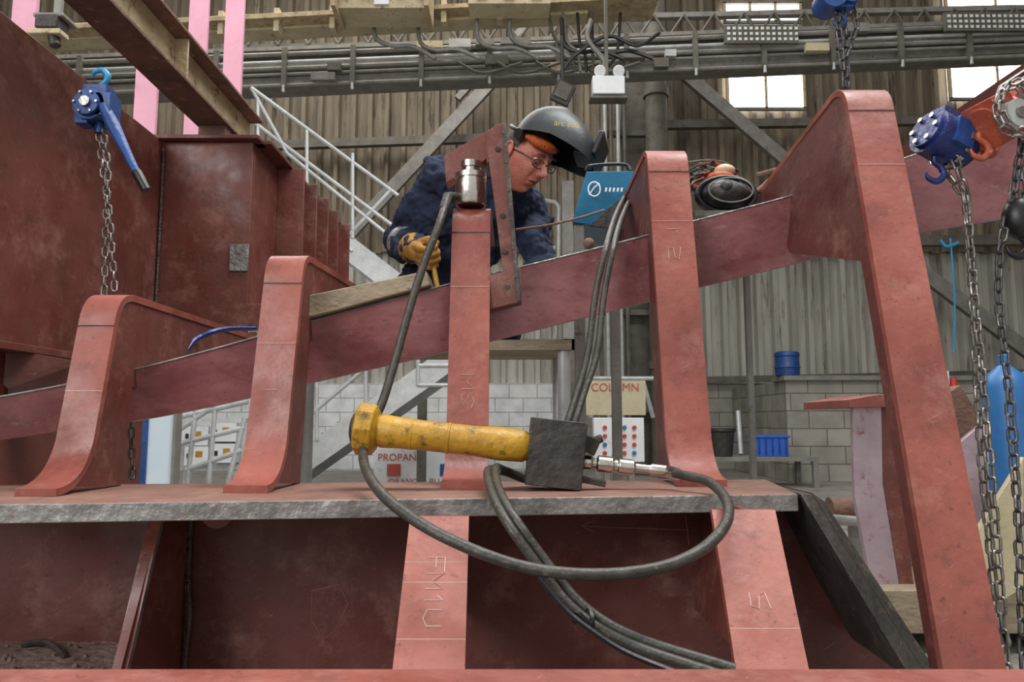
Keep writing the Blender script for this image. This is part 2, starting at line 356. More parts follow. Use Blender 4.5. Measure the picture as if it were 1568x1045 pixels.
e=empty('column_number_sign'); o=O('board'); a=W(897,636,8.5);b=W(988,583,8.5); o.bb((a.x,8.5,a.z),(b.x,8.53,b.z),mat('sign_cream','#b9ae90','#c9bf9f',.6,0,6,'#8a6f58',.08,bump=0)); o.bb((a.x+.1,8.53,0),(a.x+.16,8.57,b.z),steelgrey); o.done(e)
text('COLUMN',W(942,594,8.49),.13,rednotice,e); text('6',W(946,616,8.49),.2,rednotice,e)
o=O('control_panel'); a=W(910,708,7.5);b=W(986,640,7.5); o.bb((a.x,7.5,a.z),(b.x,7.65,b.z),white)
for i in range(4):
    for j in range(4):
        c=W(926+i*15,655+j*13,7.49); o.cyl(c,c+V((0,-.02,0)),.022,[redm,redm,tealm,redm][(i+j)%4],seg=10)
o.bb((a.x+.1,7.52,0),(a.x+.16,7.6,a.z),steelgrey); o.bb((b.x-.16,7.52,0),(b.x-.1,7.6,a.z),steelgrey); o.done(bevel=.006)
o=O('tool_cabinet'); a=W(-20,760,6);b=W(62,668,6); o.bb((a.x-.3,6,0),(b.x,6.5,b.z),grey_cab); 
o.box(W(30,695,5.98),(.25,.03,.15),cream); o.box(W(45,712,5.98),(.03,.05,.08),darkst); o.bb((a.x-.3,5.97,0),(b.x,6,.05),darkst); o.done(bevel=.01)
o=O('white_blue_door_leaf'); a=W(222,760,5);b=W(268,632,5); o.bb((a.x,5,0),(b.x,5.05,b.z),mat('pale_blue_sheet','#c8dde8','#dce9ef',.4,0,3,bump=.05)); o.bb((a.x-.07,4.98,0),(a.x,5.07,b.z),blue); o.bb((b.x,4.98,0),(b.x+.02,5.07,b.z),steelgrey); o.done()
o=O('electrical_box_bank')
for (x,y,w) in((302,668,.28),(345,662,.28),(304,698,.25),(346,694,.25)):
    c=W(x,y,8); o.box(c,(w,.12,.2),white); o.box(c+V((.03,-.065,.02)),(.07,.01,.06),yellow); o.box(c+V((-.08,-.065,0)),(.03,.02,.05),blk)
c=W(325,680,8.1); o.box(c,(.75,.04,.55),galv); o.bb((c.x-.3,8.1,0),(c.x-.24,8.16,c.z),galv); o.bb((c.x+.24,8.1,0),(c.x+.3,8.16,c.z),galv); o.done()
o=O('blue_drum'); c=W(1206,577,9.6); a=W(1206,583,9.5); c.z=a.z+.061; o.lathe(c,(0,0,1),[(0,.14),(.01,.15),(.1,.155),(.11,.165),(.13,.155),(.25,.15),(.26,.16),(.3,.155),(.32,.13)],blue); o.done()
o=O('blue_crate'); c=W(1176,706,9.0); bbl=mat('bright_blue','#2557b8','#2f66cc',.4,bump=0); o.bb((c.x-.18,8.85,.351),(c.x+.2,9.15,.57),bbl); o.bb((c.x-.2,8.83,.57),(c.x+.22,9.17,.6),bbl)
for k in range(5): o.bb((c.x-.16+k*.08,8.84,.37),(c.x-.14+k*.08,8.85,.56),blue)
o.done(bevel=.01)
o=O('work_bench'); o.bb((c.x-.95,8.7,.3),(c.x+.5,9.3,.35),steelgrey)
for dx in(-.9,.45):
    for y in(8.72,9.25): o.bb((c.x+dx-.03,y-.03,0),(c.x+dx+.03,y+.03,.3),steelgrey)
o.done()
o=O('waste_tub'); q=W(1104,690,8.9); o.lathe((q.x,8.9,.351),(0,0,1),[(0,.13),(.28,.16),(.3,.18),(.33,.18),(.335,.15)],darkst); o.done()
o=O('lean_pipe'); p=W(1136,712,9.2); o.cyl(W(1130,630,9.4),V((p.x,9.22,.36)),.03,galv,seg=8); o.done()

# ======================= MAIN STRUCTURE
ZS=.625
ge=empty('steel_girder')
o=O('girder_flange_plate')
fl=WZ(-60,773,ZS); frr=WZ(1222,757,ZS); bl=V((-1.15,1.50,ZS)); br=V((frr.x+.06,1.66,ZS))
o.prism([fl,frr,br,bl],(0,0,-.03),shelf_top,ground_m)
o.done(ge,bevel=.002)
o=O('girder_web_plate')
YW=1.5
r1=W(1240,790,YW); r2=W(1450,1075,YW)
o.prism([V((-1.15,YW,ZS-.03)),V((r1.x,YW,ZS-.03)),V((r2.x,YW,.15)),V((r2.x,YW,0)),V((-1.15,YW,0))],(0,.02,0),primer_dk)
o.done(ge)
o=O('girder_end_flange')
o.prism([W(1226,757,1.32),W(1244,757,1.34),W(1425,1045,1.24),W(1398,1045,1.22)],(.012,.24,0),dk_edge,dk_edge)
o.prism([W(1244,755,1.34),W(1262,768,1.36),W(1445,1045,1.26),W(1425,1045,1.24)],(.0,.2,0),dk_edge,primer_dk)
o.done(ge,bevel=.001)
o=O('lower_ledge_plate'); o.bb((-1.15,1.12,.30),(-.665,1.5,.325),dustm)
for k in range(60):
    p=V((random.uniform(-1.1,-.7),random.uniform(1.2,1.48),.327)); o.sph(p,random.uniform(.002,.006),dustm,seg=6)
o.tube([V((-.93+.03*k,1.46-.004*k*k,.33+.008*sin(k))) for k in range(5)],.006,darkst,6,sub=3)
o.done(ge)
o=O('web_stiffener_bracket'); X=-.655
o.prism([V((X,1.38,ZS-.031)),V((X,1.5,ZS-.031)),V((X,1.5,.15)),V((X,1.20,.15)),V((X,1.25,.325))],(.015,0,0),primer_br,primer_br)
o.prism([V((X-.004,1.375,ZS-.031)),V((X+.02,1.375,ZS-.031)),V((X+.02,1.19,.15)),V((X-.004,1.19,.15))],(0,.012,0),primer,ground_m)
o.tube([V((X+.02,1.49,.59)),V((X+.02,1.49,.45)),V((X+.03,1.48,.38)),V((X+.022,1.49,.30)),V((X+.02,1.49,.16))],.006,weld,6,sub=3)
o.done(ge)
o=O('lug_disc'); c=W(335,803,1.35); o.cyl((c.x,1.34,ZS-.032),(c.x,1.36,ZS-.032),.03,primer_br,seg=24); o.done(ge)
def lowbar(tl,tr,brr,bll,marks):
    o=O('frame_flat_bar')
    o.prism(P([tl,tr,brr,bll]),(0,.014,0),primer_lt,primer)
    a=W(*tl);b=W(*tr);c=W(*brr);d=W(*bll); m1=(a+b)/2; m2=(c+d)/2; dY=V((0,.015,0))
    o.prism([m1+dY,m2+dY,V((m2.x,1.5,m2.z)),V((m1.x,1.5,m1.z))],(.012,0,0),primer_br)
    for y in marks:
        t=(y-tl[1])/(bll[1]-tl[1]); l=a.lerp(d,t); r=b.lerp(c,t); o.tube([l,r],.0008,chalk,4)
    def q(u,v): return a.lerp(d,v).lerp(b.lerp(c,v),u)+V((0,-.0005,0))
    for v0,gl in marks_gl:
        for st in gl: o.tube([q(.5+(y_-.5)*.28,v0+x_*.09) for x_,y_ in st],.0009,chalk,4)
    o.done(ge,bevel=.0015)
GLY={'F':[[(0,1),(0,0),(0,0)],[(0,1),(1,1)],[(0,.5),(.7,.5)]],'M':[[(0,0),(0,1),(.5,.4),(1,1),(1,0)]],'U':[[(0,1),(0,.2),(.5,0),(1,.2),(1,1)]],'1':[[(.5,0),(.5,1),(.2,.7)]],'2':[[(0,.8),(.5,1),(1,.7),(0,0),(1,0)]],'S':[[(1,1),(0,.8),(.2,.5),(1,.4),(.8,0),(0,0)]]}
marks_gl=[(.27,GLY['F']),(.37,GLY['M']),(.48,GLY['1']),(.58,GLY['U'])]
lowbar((628,791,1.22),(718,791,1.22),(711,1060,1.03),(597,1060,1.03),(872,905,990))
marks_gl=[(.5,GLY['S']),]
lowbar((1090,781,1.24),(1187,781,1.24),(1246,1060,1.05),(1132,1060,1.05),(975,))
o=O('chalk_marking')
for pts in ([(890,806),(1055,812)],[(890,806),(908,798)],[(890,806),(910,815)],[(1050,790),(1055,835)],[(478,905),(520,895),(533,925),(515,965),(495,980),(478,950),(478,905)]):
    o.tube([w+V((0,-.0005,0)) for w in P(pts,YW)],.001,primer_lt,4)
o.done(ge)
o=O('near_girder'); a=W(-80,1024,.62); b=W(1650,1024,.62); o.bb((a.x-.2,.5,a.z-.02),(b.x+.2,.62,a.z),primer); o.bb((a.x-.2,.555,0),(b.x+.2,.57,a.z-.02),primer_br); o.done(bevel=.002)
top=[(-90,622,1.47),(80,592,1.49),(205,565,1.52),(340,530,1.56),(480,490,1.60),(600,458,1.63),(700,431,1.66),(850,395,1.70),(1000,357,1.74),(1060,338,1.76),(1200,302,1.76),(1310,268,1.76),(1400,236,1.77),(1640,160,1.8)]
bot=[(-90,688),(80,662),(205,645),(340,619),(460,590),(600,558),(750,523),(880,490),(1000,460),(1070,440),(1200,408),(1310,380),(1400,358),(1640,318)]
o=O('curved_sloping_beam'); i=o.mi(primer_pk); j=o.mi(ground_m)
A=[W(*p) for p in top]; B=[W(b[0],b[1],top[k][2]+.03) for k,b in enumerate(bot)]
def dens(L):
    r=[]
    for k in range(len(L)-1):
        p0=L[max(k-1,0)];p1=L[k];p2=L[k+1];p3=L[min(k+2,len(L)-1)]
        for q in range(4):
            t=q/4; r.append(.5*((2*p1)+(p2-p0)*t+(2*p0-5*p1+4*p2-p3)*t*t+(3*p1-p0-3*p2+p3)*t**3))
    return r+[L[-1]]
A=dens(A);B=dens(B); rows=[]
for a,b in zip(A,B): rows.append([o.bm.verts.new(v) for v in(a,b,b+V((0,.018,0)),a+V((0,.018,0)))])
for r,q in zip(rows[:-1],rows[1:]):
    for k in range(4): o.face([r[k],q[k],q[(k+1)%4],r[(k+1)%4]],j if k==3 else i)
o.face(rows[0],i);o.face(rows[-1],i)
o.tube([a+V((0,-.0005,-.002)) for a in A],.0022,ground_m,5)   # bright ground arris
o.done()
def slope_top(x):
    for a,b in zip(A[:-1],A[1:]):
        if a.x<=x<=b.x: return a.lerp(b,(x-a.x)/(b.x-a.x))
    return A[-1]
def bez(a,b,c,n): return [( (1-t)**2*a[0]+2*t*(1-t)*b[0]+t*t*c[0], (1-t)**2*a[1]+2*t*(1-t)*b[1]+t*t*c[1]) for t in [k/n for k in range(n+1)]]
def rib(pxb,Yb,pytop,w,side,L,drop,lean=.21,zb=ZS,foot=True,R=.06,m=primer,marks=(),sx=0):
    t=.014; o=O('curved_frame_rib'); X0=W(pxb,745 if foot else 1045,Yb).x; z=1
    for _ in range(12): z=W(0,pytop,Yb+lean*(z-zb)+R*.6).z
    zt=z; Yt=Yb+lean*(zt-zb)
    XX=lambda zz: X0+sx*(zz-zb)
    X=XX(zt)
    path=[]
    if foot: path+=bez((Yb-.085,zb+t),(Yb-.01,zb+t),(Yb+lean*.09,zb+.09),8)
    else: path.append((Yb,zb))
    n0=len(path)
    for k in range(1,8): f=k/8; path.append((lerp(path[n0-1][0],Yb+lean*(zt-R-zb),f),lerp(path[n0-1][1],zt-R,f)))
    path+=bez((Yb+lean*(zt-R-zb),zt-R),(Yt,zt),(Yt+R,zt),10)
    path.append((Yt+R+L,zt-drop))
    n=len(path); inn=[]
    for k in range(n):
        a=path[max(k-1,0)];b=path[min(k+1,n-1)]; T=V((b[0]-a[0],b[1]-a[1])).normalized(); inn.append((path[k][0]+T.y*t,path[k][1]-T.x*t))
    i=o.mi(m); rings=[]
    for p,q in zip(path,inn):
        x=XX(p[1]) if foot or p[0]<Yt+R else XX(zt)
        rings.append([o.bm.verts.new(v) for v in((x-w/2,p[0],p[1]),(x+w/2,p[0],p[1]),(x+w/2,q[0],q[1]),(x-w/2,q[0],q[1]))])
    for r,q in zip(rings[:-1],rings[1:]):
        for k in range(4): o.face([r[k],r[(k+1)%4],q[(k+1)%4],q[k]],i)
    o.face(rings[0],i); o.face(rings[-1],i)
    st=slope_top(X); zc=st.z-.03
    wo= w/2-.016 if side>0 else -w/2+.003 if side<0 else -.006
    s0=3 if foot else 0
    poly=[V((XX(min(q[1],zt))+wo,q[0],q[1])) for q in inn[s0:]]
    zend=zt-drop-.014-.1
    if foot:
        poly+=[V((X+wo,Yt+R+L,min(zend,zt-.03))),V((X+wo,st.y+.16,zc)),V((X+wo,st.y-.001,zc)),V((X+wo,Yb+.13,zb+.0))]
    else:
        f=lambda zz:Yb+lean*(zz-zb)
        z1=st.z-.22
        poly+=[V((X+wo,Yt+R+L,zend)),V((XX(zc)+wo,st.y+.12,zc)),V((XX(z1)+wo,st.y-.0,z1+.06)),V((XX(z1)+wo,f(z1)+.045,z1-.04)),V((XX(zb)+wo,f(zb)+.045,zb))]
    o.prism(poly,(.013,0,0),primer_br if side>=0 else primer_dk)  # web primer darker than the flange: its shadow is put into the colour
    def fp(u,zz): return V((XX(zz)+u*w,Yb+lean*(zz-zb)-.0005,zz))
    zz=zt-R-.012; o.tube([fp(-.5,zz),fp(.5,zz)],.0016,dk_edge,4)
    zz2=zt-R-.14; o.tube([fp(-.5,zz2),fp(.5,zz2)],.0007,chalk,4)
    for zm,gl in marks:
        for stq in GLY[gl]: o.tube([fp((y_-.5)*.3,zm+x_*.03) for x_,y_ in stq],.0007,chalk,4)
    return o.done(bevel=.0012), X, Yt, zt
rib(100,1.36,450,.071,1,.80,.0)
rib(400,1.42,390,.079,1,.58,-.03,marks=((.80,'1'),))
r3=rib(714,1.50,318,.086,0,.30,.0,marks=((.82,'M'),(.78,'2')))
rib(1060,1.55,230,.096,-1,.66,.02,marks=((1.12,'S'),(1.18,'1')))
r5=rib(1497,1.13,137,.094,-1,.55,.07,lean=.31,zb=W(0,1050,1.13).z,foot=False,R=.06,sx=.05)
o=O('raking_channel_beam'); o.prism(P([(1360,240,2.2),(1600,75,2.0),(1600,95,2.0),(1400,240,2.2)]),(0,.02,0),primer_dk)
o.prism(P([(1400,238,2.21),(1600,97,2.01),(1600,250,2.01),(1420,270,2.21)]),(0,.02,0),primer_br); o.done()
tg=empty('tall_plate_girder')
o=O('girder_plates'); X=-1.3
o.bb((X-.02,.9,.95),(X,2.66,1.79),primer_br)
o.bb((X-.1,.9,.93),(X+.05,2.66,.95),primer_br)
o.bb((X-.04,.9,.5),(X-.02,2.66,.93),primer_br)
x2=W(385,300,2.66).x
o.bb((X,2.66,.85),(x2,2.68,1.79),primer_br)
o.bb((X-.03,2.62,1.79),(x2+.03,2.72,1.805),primer_dk)
o.bb((x2-.02,2.68,1.18),(x2,3.9,1.79),primer_br); o.bb((x2-.05,2.68,1.79),(x2+.06,3.9,1.805),primer_dk)
for Y in (2.95,3.15,3.35,3.55,3.8): o.bb((x2,Y,1.15),(x2+.11,Y+.015,1.79),primer_br)
o.bb((x2-.02,2.66,1.1),(x2+.1,3.9,1.18),primer_br)
o.tube([V((X+.008,2.65,z/20)) for z in range(19,36)],.006,weld,6)
c=W(366,395,2.655); o.box(c,(.07,.006,.1),ground_m)
o.bb((-2.6,3.25,1.7),(x2-.03,3.5,1.80),primer_br)
o.bb((-2.6,3.25,0),(-2.5,3.5,1.7),primer_br)
o.done(tg,bevel=.002)
o=O('lower_chord_plate'); o.prism(P([(-60,522,1.9),(110,552,1.95),(390,508,2.3),(390,560,2.3),(110,600,1.95),(-60,612,1.9)]),(0,.02,0),primer_br); o.done(tg)
o=O('air_hose'); o.tube(P([(212,558,1.7),(275,545,1.75),(300,520,1.8),(340,505,1.85),(390,503,2.0)]),.007,navyhoist,8,sub=6); o.done()
o=O('rusty_i_beam'); Xb=-1.11; zb=1.845; zt=zb+.17; y0,y1=1.2,3.0
o.bb((Xb-.06,y0,zb),(Xb+.06,y1,zb+.012),rust); o.bb((Xb-.06,y0,zt-.012),(Xb+.06,y1,zt),rust); o.bb((Xb-.006,y0,zb+.012),(Xb+.006,y1,zt-.012),rustcream)
o.bb((Xb-.05,2.63,1.806),(Xb+.05,2.72,zb),rust)
for Y in(1.75,2.3): o.bb((Xb+.006,Y,zb+.012),(Xb+.05,Y+.01,zt-.012),rustcream)
o.done(bevel=.002)
for (x,w,Y) in ((231,.105,3.3),(305,.09,3.3),(360,.09,3.35),(37,.11,3.3)):
    p=W(x,0,Y); o=O('pink_steel_post'); o.bb((p.x-w/2,Y,1.801),(p.x+w/2,Y+.02,3.6),pink); o.bb((p.x-.008,Y+.02,1.801),(p.x+.008,Y+.1,3.6),pink); o.done(bevel=.002)
o=O('junction_box'); c=W(80,40,2.6); o.box(c,(.08,.08,.05),darkst); o.box(c+V((0,-.02,-.045)),(.12,.06,.02),cream); o.cyl(c+V((.02,-.02,-.05)),c+V((.03,-.02,-.09)),.02,darkst); o.box(c+V((0,.02,.03)),(.11,.1,.015),steelgrey); o.box(c+V((-.02,.06,.3)),(.03,.02,.6),steelgrey); o.done(tg,bevel=.004)

# ---- C frame press over rib 3
o=O('c_frame_press'); Y0=1.595
o.prism(P([(743,205),(762,190),(774,190),(784,300),(797,462),(778,466),(768,400),(756,300)],Y0),(0,.055,0),primer_br)
o.prism(P([(747,422),(797,410),(799,462),(750,474)],Y0-.004),(0,.05,0),primer_br)
o.prism(P([(743,205),(762,190),(774,190),(776,235),(745,250)],Y0+.055),(0,.10,0),primer_br)
o.prism(P([(680,238),(738,205),(765,190),(772,222),(740,247),(683,280)],1.70),(0,.05,0),primer_br,primer)
o.prism(P([(768,189),(775,189),(798,460),(791,462)],Y0-.006),(0,.008,0),dk_edge,primer_dk)
for k in range(6): 
    p=W(771+k*3.6,205+k*44,Y0-.006); o.sph(p,.003,weld,seg=8)
for y in(228,330,385,440): o.cyl(W(762+(y-228)*.07,y,Y0-.006),W(762+(y-228)*.07,y,Y0),.006,dk_edge)
o.done(bevel=.002)
o=O('hydraulic_ram'); X3,Yt3,zt3=r3[1:]; yc=Yt3+.03; Xc=W(721,290,yc).x; c=V((Xc,yc,zt3+.001))
H=W(0,250,yc).z-zt3
o.lathe(c,(0,0,1),[(0,.034),(.003,.036),(H*.55,.036),(H*.56,.033),(H*.60,.033),(H*.61,.037),(H*.72,.037),(H*.74,.02),(H*.86,.02),(H*.87,.025),(H,.025),(H+.001,.02)],chrome)
o.cyl(c+V((-.03,-.01,.02)),c+V((-.05,-.03,.015)),.01,darkst); o.done()
o=O('timber_packer'); a=slope_top(W(474,480,1.62).x); b=slope_top(W(662,440,1.66).x); T=(b-a).normalized()
a=a+V((0,-.02,.003));b=b+V((0,-.02,.003)); up=T.cross(V((0,1,0))).normalized(); up=up if up.z>0 else -up
o.prism([a,b,b+up*.034,a+up*.05],(0,.10,0),wood); o.done(bevel=.003)
# ---- yellow hydraulic tool
o=O('hydraulic_hammer_tool'); Y=1.37
ax=(W(550,655,Y+.045)-W(810,683,Y+.045)).normalized(); 
xa=-ax; za=V((0,-1,0)).cross(xa).normalized(); za = za if za.z>0 else -za
RR=Matrix((xa,V((0,1,0)),za)).transposed()
cB=W(850,695,Y+.045); zmin=min((cB+RR@V((sx_*.052,0,-.062))).z for sx_ in(-1,1)); cB.z+=ZS+.001-zmin
o.box(cB,(.104,.09,.124),darkst,RR)
st=cB-xa*.05+za*.006
L=.30
o.lathe(st,ax,[(0,.024),(.01,.030),(.06,.032),(.10,.0285),(.2,.0285),(.25,.030),(.28,.032),(.285,.03),(L,.03)],yellow,24)
en=st+ax*L
o.lathe(en,ax,[(-.012,.036),(-.004,.048),(.026,.050),(.030,.043)],yellow,8)
o.lathe(en+ax*.03,ax,[(0,.033),(.006,.03),(.01,.02)],darkst,20)
for k in range(3): o.lathe(st+ax*(.08+.07*k),ax,[(0,.029),(.003,.0305),(.006,.029)],yellow,24)
q=cB+xa*.05+za*(-.012)
o.lathe(q,xa,[(0,.012),(.006,.014),(.02,.014),(.021,.01),(.03,.01),(.031,.016),(.06,.016),(.062,.012),(.07,.012),(.071,.015),(.1,.015),(.102,.009),(.13,.009),(.135,.012),(.165,.011)],chrome,16)
o.box(q+V((.012,-.01,.035)),(.035,.03,.03),darkst,Euler((.2,.4,.3))); o.box(q+V((.02,-.01,-.035)),(.05,.02,.012),darkst,Euler((0,.2,0)))
o.cyl(q+V((.0,0,.03)),q+V((.04,-.01,.045)),.008,darkst)
o.done(bevel=.003)
q2=q+xa*.165
hp=P([(700,303,1.62),(672,345,1.57),(650,402,1.55),(628,470,1.53),(603,560,1.50),(584,620,1.47),(566,655,1.45),(556,700,1.36),(575,745,1.20),(625,790,1.13),(700,832,1.09),(800,868,1.07),(900,880,1.06),(1000,872,1.07),(1070,845,1.1),(1110,805,1.16),(1113,768,1.23),(1085,738,1.32),(1045,728,1.37)])+[q2]
hp[0]=c+V((-.05,-.03,.015))
o=O('hydraulic_hose'); o.tube(hp,.0088,rubber,12,sub=10); o.cyl(hp[0],hp[0]+(hp[1]-hp[0]).normalized()*.05,.011,darkst); o.cyl(q2,q2+(hp[-2]-q2).normalized()*.03,.0115,chrome); o.done()
for k,(dx,dy,Yo) in enumerate(((0,0,0),(11,-3,.015))):
    o=O('hydraulic_hose')
    pts=[(962+dx,292,2.2),(945+dx,325,1.9),(930+dx,372,1.67),(912+dx*1.2,450,1.64),(900+dx*1.3,540,1.60),(884+dx,600,1.56),(868+dx,650,1.52),(850+dx,705,1.5),(815,735-k*4,1.48),(775,724+dy,1.44),(748+dx,720+dy,1.37),(752+dx,752+dy,1.22),(776+dx,800+dy*2,1.12),(826+dx,870+dy*2,1.10),(880+dx,935+dy*2,1.08),(960+dx,985+dy*2,1.06),(1120+dx,1040+dy*3,1.02)]
    pp=P(pts); 
    for w in pp: 
        if 1.25<w.y<1.53 and w.z<ZS+.012: w.z=ZS+.012
    pp=[w+V((0,Yo if w.y<1.3 else 0,0)) for w in pp]
    o.tube(pp,.0075,rubber,10,sub=8)
    if k==0:
        w=W(893,946,1.075); 
        o.tube([w+V((.012*cos(t),.018*sin(t),.008*sin(t*2))) for t in [j*pi/6 for j in range(12)]],.005,blk,6,closed=True)
        w=W(758,722,1.38); o.box(w,(.02,.02,.006),green)
        o.tube(P([(825,885,1.06),(862,930,1.05),(900,962,1.04),(960,1000,1.03),(1060,1040,1.01)]),.004,blk,6,sub=6)
    o.done()

# ---- wire feeder (teal case)
e=O('welding_wire_feeder'); 
q=P([(876,340,2.15),(898,263,2.15),(970,262,2.2),(958,352,2.2)])
e.prism(q,(.03,.25,.0),tealm,tealm); e.prism(P([(902,346,2.14),(955,298,2.14),(966,303,2.14),(955,352,2.14)]),(0,.01,0),darkst)
e.tube(P([(897,262,2.2),(905,254,2.2),(955,252,2.25),(966,262,2.25)]),.006,blk,8,sub=4)
e.bb((W(880,340,2.15).x,2.17,0),(W(880,340,2.15).x+.03,2.2,q[0].z),steelgrey); e.bb((W(950,340,2.15).x,2.38,0),(W(950,340,2.15).x+.03,2.41,q[0].z),steelgrey)
c=W(910,290,2.145); e.tube([c+V((.018*cos(t),0,.022*sin(t))) for t in [j*pi/8 for j in range(16)]],.0028,white,6,closed=True); e.tube([c+V((-.016,0,-.018)),c+V((0,0,.005)),c+V((.016,0,.018))],.0025,white,6)
for j in range(5): e.box(W(928+j*6,291,2.145),(.006,.003,.013),white,Euler((0,.2,0)))
e.done(bevel=.003)
o=O('welding_torch'); o.tube(P([(790,352,1.9),(840,345,1.92),(890,333,2.0),(925,322,2.12)]),.0035,rust,6,sub=4); c=slope_top(W(902,380,1.72).x); o.sph(c+V((0,.009,.016)),.014,rust,seg=12); o.done()
# ---- spare helmet and wire pile
o=O('spare_welding_helmet'); c=W(1108,303,2.0); 
o.sph(c,(.082,.055,.055),blk,Euler((0,.15,0)).to_matrix()); o.tube([c+V((.08*cos(t),-.03,.05*sin(t))) for t in [j*pi/12 for j in range(24)]],.006,blk,8,closed=True); o.sph(c+V((0,-.035,.0)),(.06,.04,.035),darkst); o.sph(c+V((-.01,-.06,.01)),(.02,.02,.02),darkst,seg=12)
o.tube([c+V((.06*cos(t),-.07,.034*sin(t))) for t in [j*pi/12 for j in range(24)]],.002,steelgrey,8,closed=True)
o.done()
o=O('coiled_wire_bundle'); c=W(1088,268,2.1)
for k in range(22):
    r=random.uniform(.03,.075); a0=random.uniform(0,6); ti=random.uniform(-1,1)
    o.tube([c+V((random.uniform(-.02,.03)+r*cos(a0+t),r*.5*sin(t*.9),.02*ti+r*.6*sin(a0+t))) for t in [j*.6 for j in range(8)]],.0015+.0015*(k%3),[rust,blk,orange,chainm][k%4],5,sub=3)
o.sph(c+V((.035,-.02,.005)),(.03,.03,.018),mat('cream_cap','#c8a888','#d8bca0',.6,bump=.1)); o.sph(c+V((.02,-.03,-.02)),(.04,.03,.02),orangeh)
o.tube(P([(1150,300,2.0),(1170,285,2.0),(1190,262,2.1),(1160,268,2.15)]),.008,rust,8,sub=5)
o.done()
o=O('tool_tray'); a=W(1050,330,2.0); b=W(1165,300,2.0); o.bb((a.x,1.9,a.z-.03),(b.x,2.25,a.z-.015),steelgrey)
for x in(a.x+.01,b.x-.02): o.bb((x,2.1,0),(x+.015,2.12,a.z-.03),steelgrey)
o.done()
# ---------- lever hoist (left)
def hook(o,c,s,m,flip=1):
    c=V(c); o.tube([c+V((x*s,0,z*s*flip)) for x,z in((0,.0),(0,-.3),(.35,-.6),(.45,-1.0),(.1,-1.35),(-.35,-1.2),(-.5,-.85))],[.16*s,.15*s,.17*s,.2*s,.18*s,.13*s,.05*s],m,10,sub=5)
YH=1.7
o=O('lever_chain_hoist'); c=W(155,168,YH)
hook(o,c+V((-.008,0,.045)),.04,cyan,-1)
o.cyl(c+V((-.012,-.035,0)),c+V((-.012,.035,0)),.038,blue); o.cyl(c+V((-.012,-.045,0)),c+V((-.012,-.035,0)),.030,blue); o.cyl(c+V((-.012,-.052,0)),c+V((-.012,-.045,0)),.012,chrome)
o.box(c+V((-.005,0,.035)),(.055,.05,.035),blue); o.box(c+V((.022,-.01,0)),(.035,.05,.055),blue); o.box(c+V((-.03,-.01,-.03)),(.03,.04,.03),blue)
for t in range(6): a=t*pi/3; o.cyl(c+V((-.012+.026*cos(a),-.05,.026*sin(a))),c+V((-.012+.026*cos(a),-.044,.026*sin(a))),.003,chrome,seg=8)
l0=c+V((.02,-.03,-.0)); l1=W(208,262,YH-.03); l2=W(224,292,YH-.03)
o.tube([l0,l0.lerp(l1,.3),l0.lerp(l1,.8),l1],[.013,.017,.011,.010],blue,10,flat=.6); o.tube([l1,l1.lerp(l2,.1),l2],[.010,.012,.011],blk,10)
o.cyl(c+V((.0,0,-.035)),c+V((.0,0,-.06)),.012,blue)
o.chain(P([(150,195,YH),(155,240,YH),(168,330,YH),(176,450,YH)]),chainm,r=.0028,w=.018,ln=.03,pitch=.023)
o.chain(P([(158,200,YH),(166,260,YH),(162,340,YH),(160,450,YH)]),chainm,r=.0028,w=.018,ln=.03,pitch=.023)
o.chain(P([(200,648,YH),(203,740,YH)]),chaind,r=.003,w=.018,ln=.03,pitch=.023)
o.done(bevel=.002)
# ---------- hoists right
o=O('chain_hoist'); Y=1.55; c=W(1443,213,Y)
RX=Euler((0,.35,.3)).to_matrix()
def loc(v): return c+RX@V(v)
o.cyl(loc((-.04,0,0)),loc((.05,0,0)),.05,navyhoist,seg=24); o.cyl(loc((-.05,0,0)),loc((-.04,0,0)),.04,navyhoist); o.cyl(loc((.05,0,0)),loc((.065,0,0)),.042,navyhoist)
for t in range(6): a=t*pi/3; o.cyl(loc((-.056,.03*cos(a),.03*sin(a))),loc((-.048,.03*cos(a),.03*sin(a))),.006,chrome,seg=8)
for t in range(12): a=t*pi/6; o.box(loc((.03,.05*cos(a),.05*sin(a))),(.012,.01,.016),chrome,(RX@Matrix.Rotation(a,3,'X')))
hook(o,loc((-.01,0,-.05)),.04,navyhoist); o.box(loc((0,0,.05)),(.06,.04,.025),navyhoist,RX)
o.tube([loc((.05,0,.02)),loc((.09,-.01,.035)),loc((.12,-.01,.02)),loc((.14,0,.05))],[.018,.016,.014,.012],orange,10,sub=4)
o.box(loc((.01,-.045,.0)),(.05,.015,.06),blue,RX)
o.chain([loc((.03,-.02,-.05)),W(1480,300,Y),W(1492,450,1.5),W(1515,700,1.42),W(1542,1035,1.32)],chainm,r=.0032,w=.021,ln=.036,pitch=.027)
o.chain([loc((.04,.02,-.05)),W(1478,300,Y),W(1490,450,1.52),W(1503,700,1.46),W(1525,930,1.40),W(1545,1000,1.36)],chainm,r=.0032,w=.021,ln=.036,pitch=.027)
o.done(bevel=.002)
o=O('chain_hoist'); Y=1.5; c=W(1525,190,Y); RX=Euler((0,-.5,.2)).to_matrix()
o.cyl(loc((-.035,0,0)),loc((.04,0,0)),.046,orange,seg=24); o.box(loc((0,0,.01)),(.05,.08,.09),orange,RX); o.cyl(loc((.04,0,0)),loc((.055,0,0)),.035,galv)
o.cyl(loc((0,-.06,0)),loc((0,-.04,0)),.03,galv); o.cyl(loc((0,-.065,0)),loc((0,-.06,0)),.012,chainm); hook(o,loc((-.05,0,.0)),.04,orange)
o.tube([loc((.05,-.01,.03)),loc((.1,-.02,.05)),loc((.17,-.02,.0))],[.014,.012,.01],orange,8,sub=4)
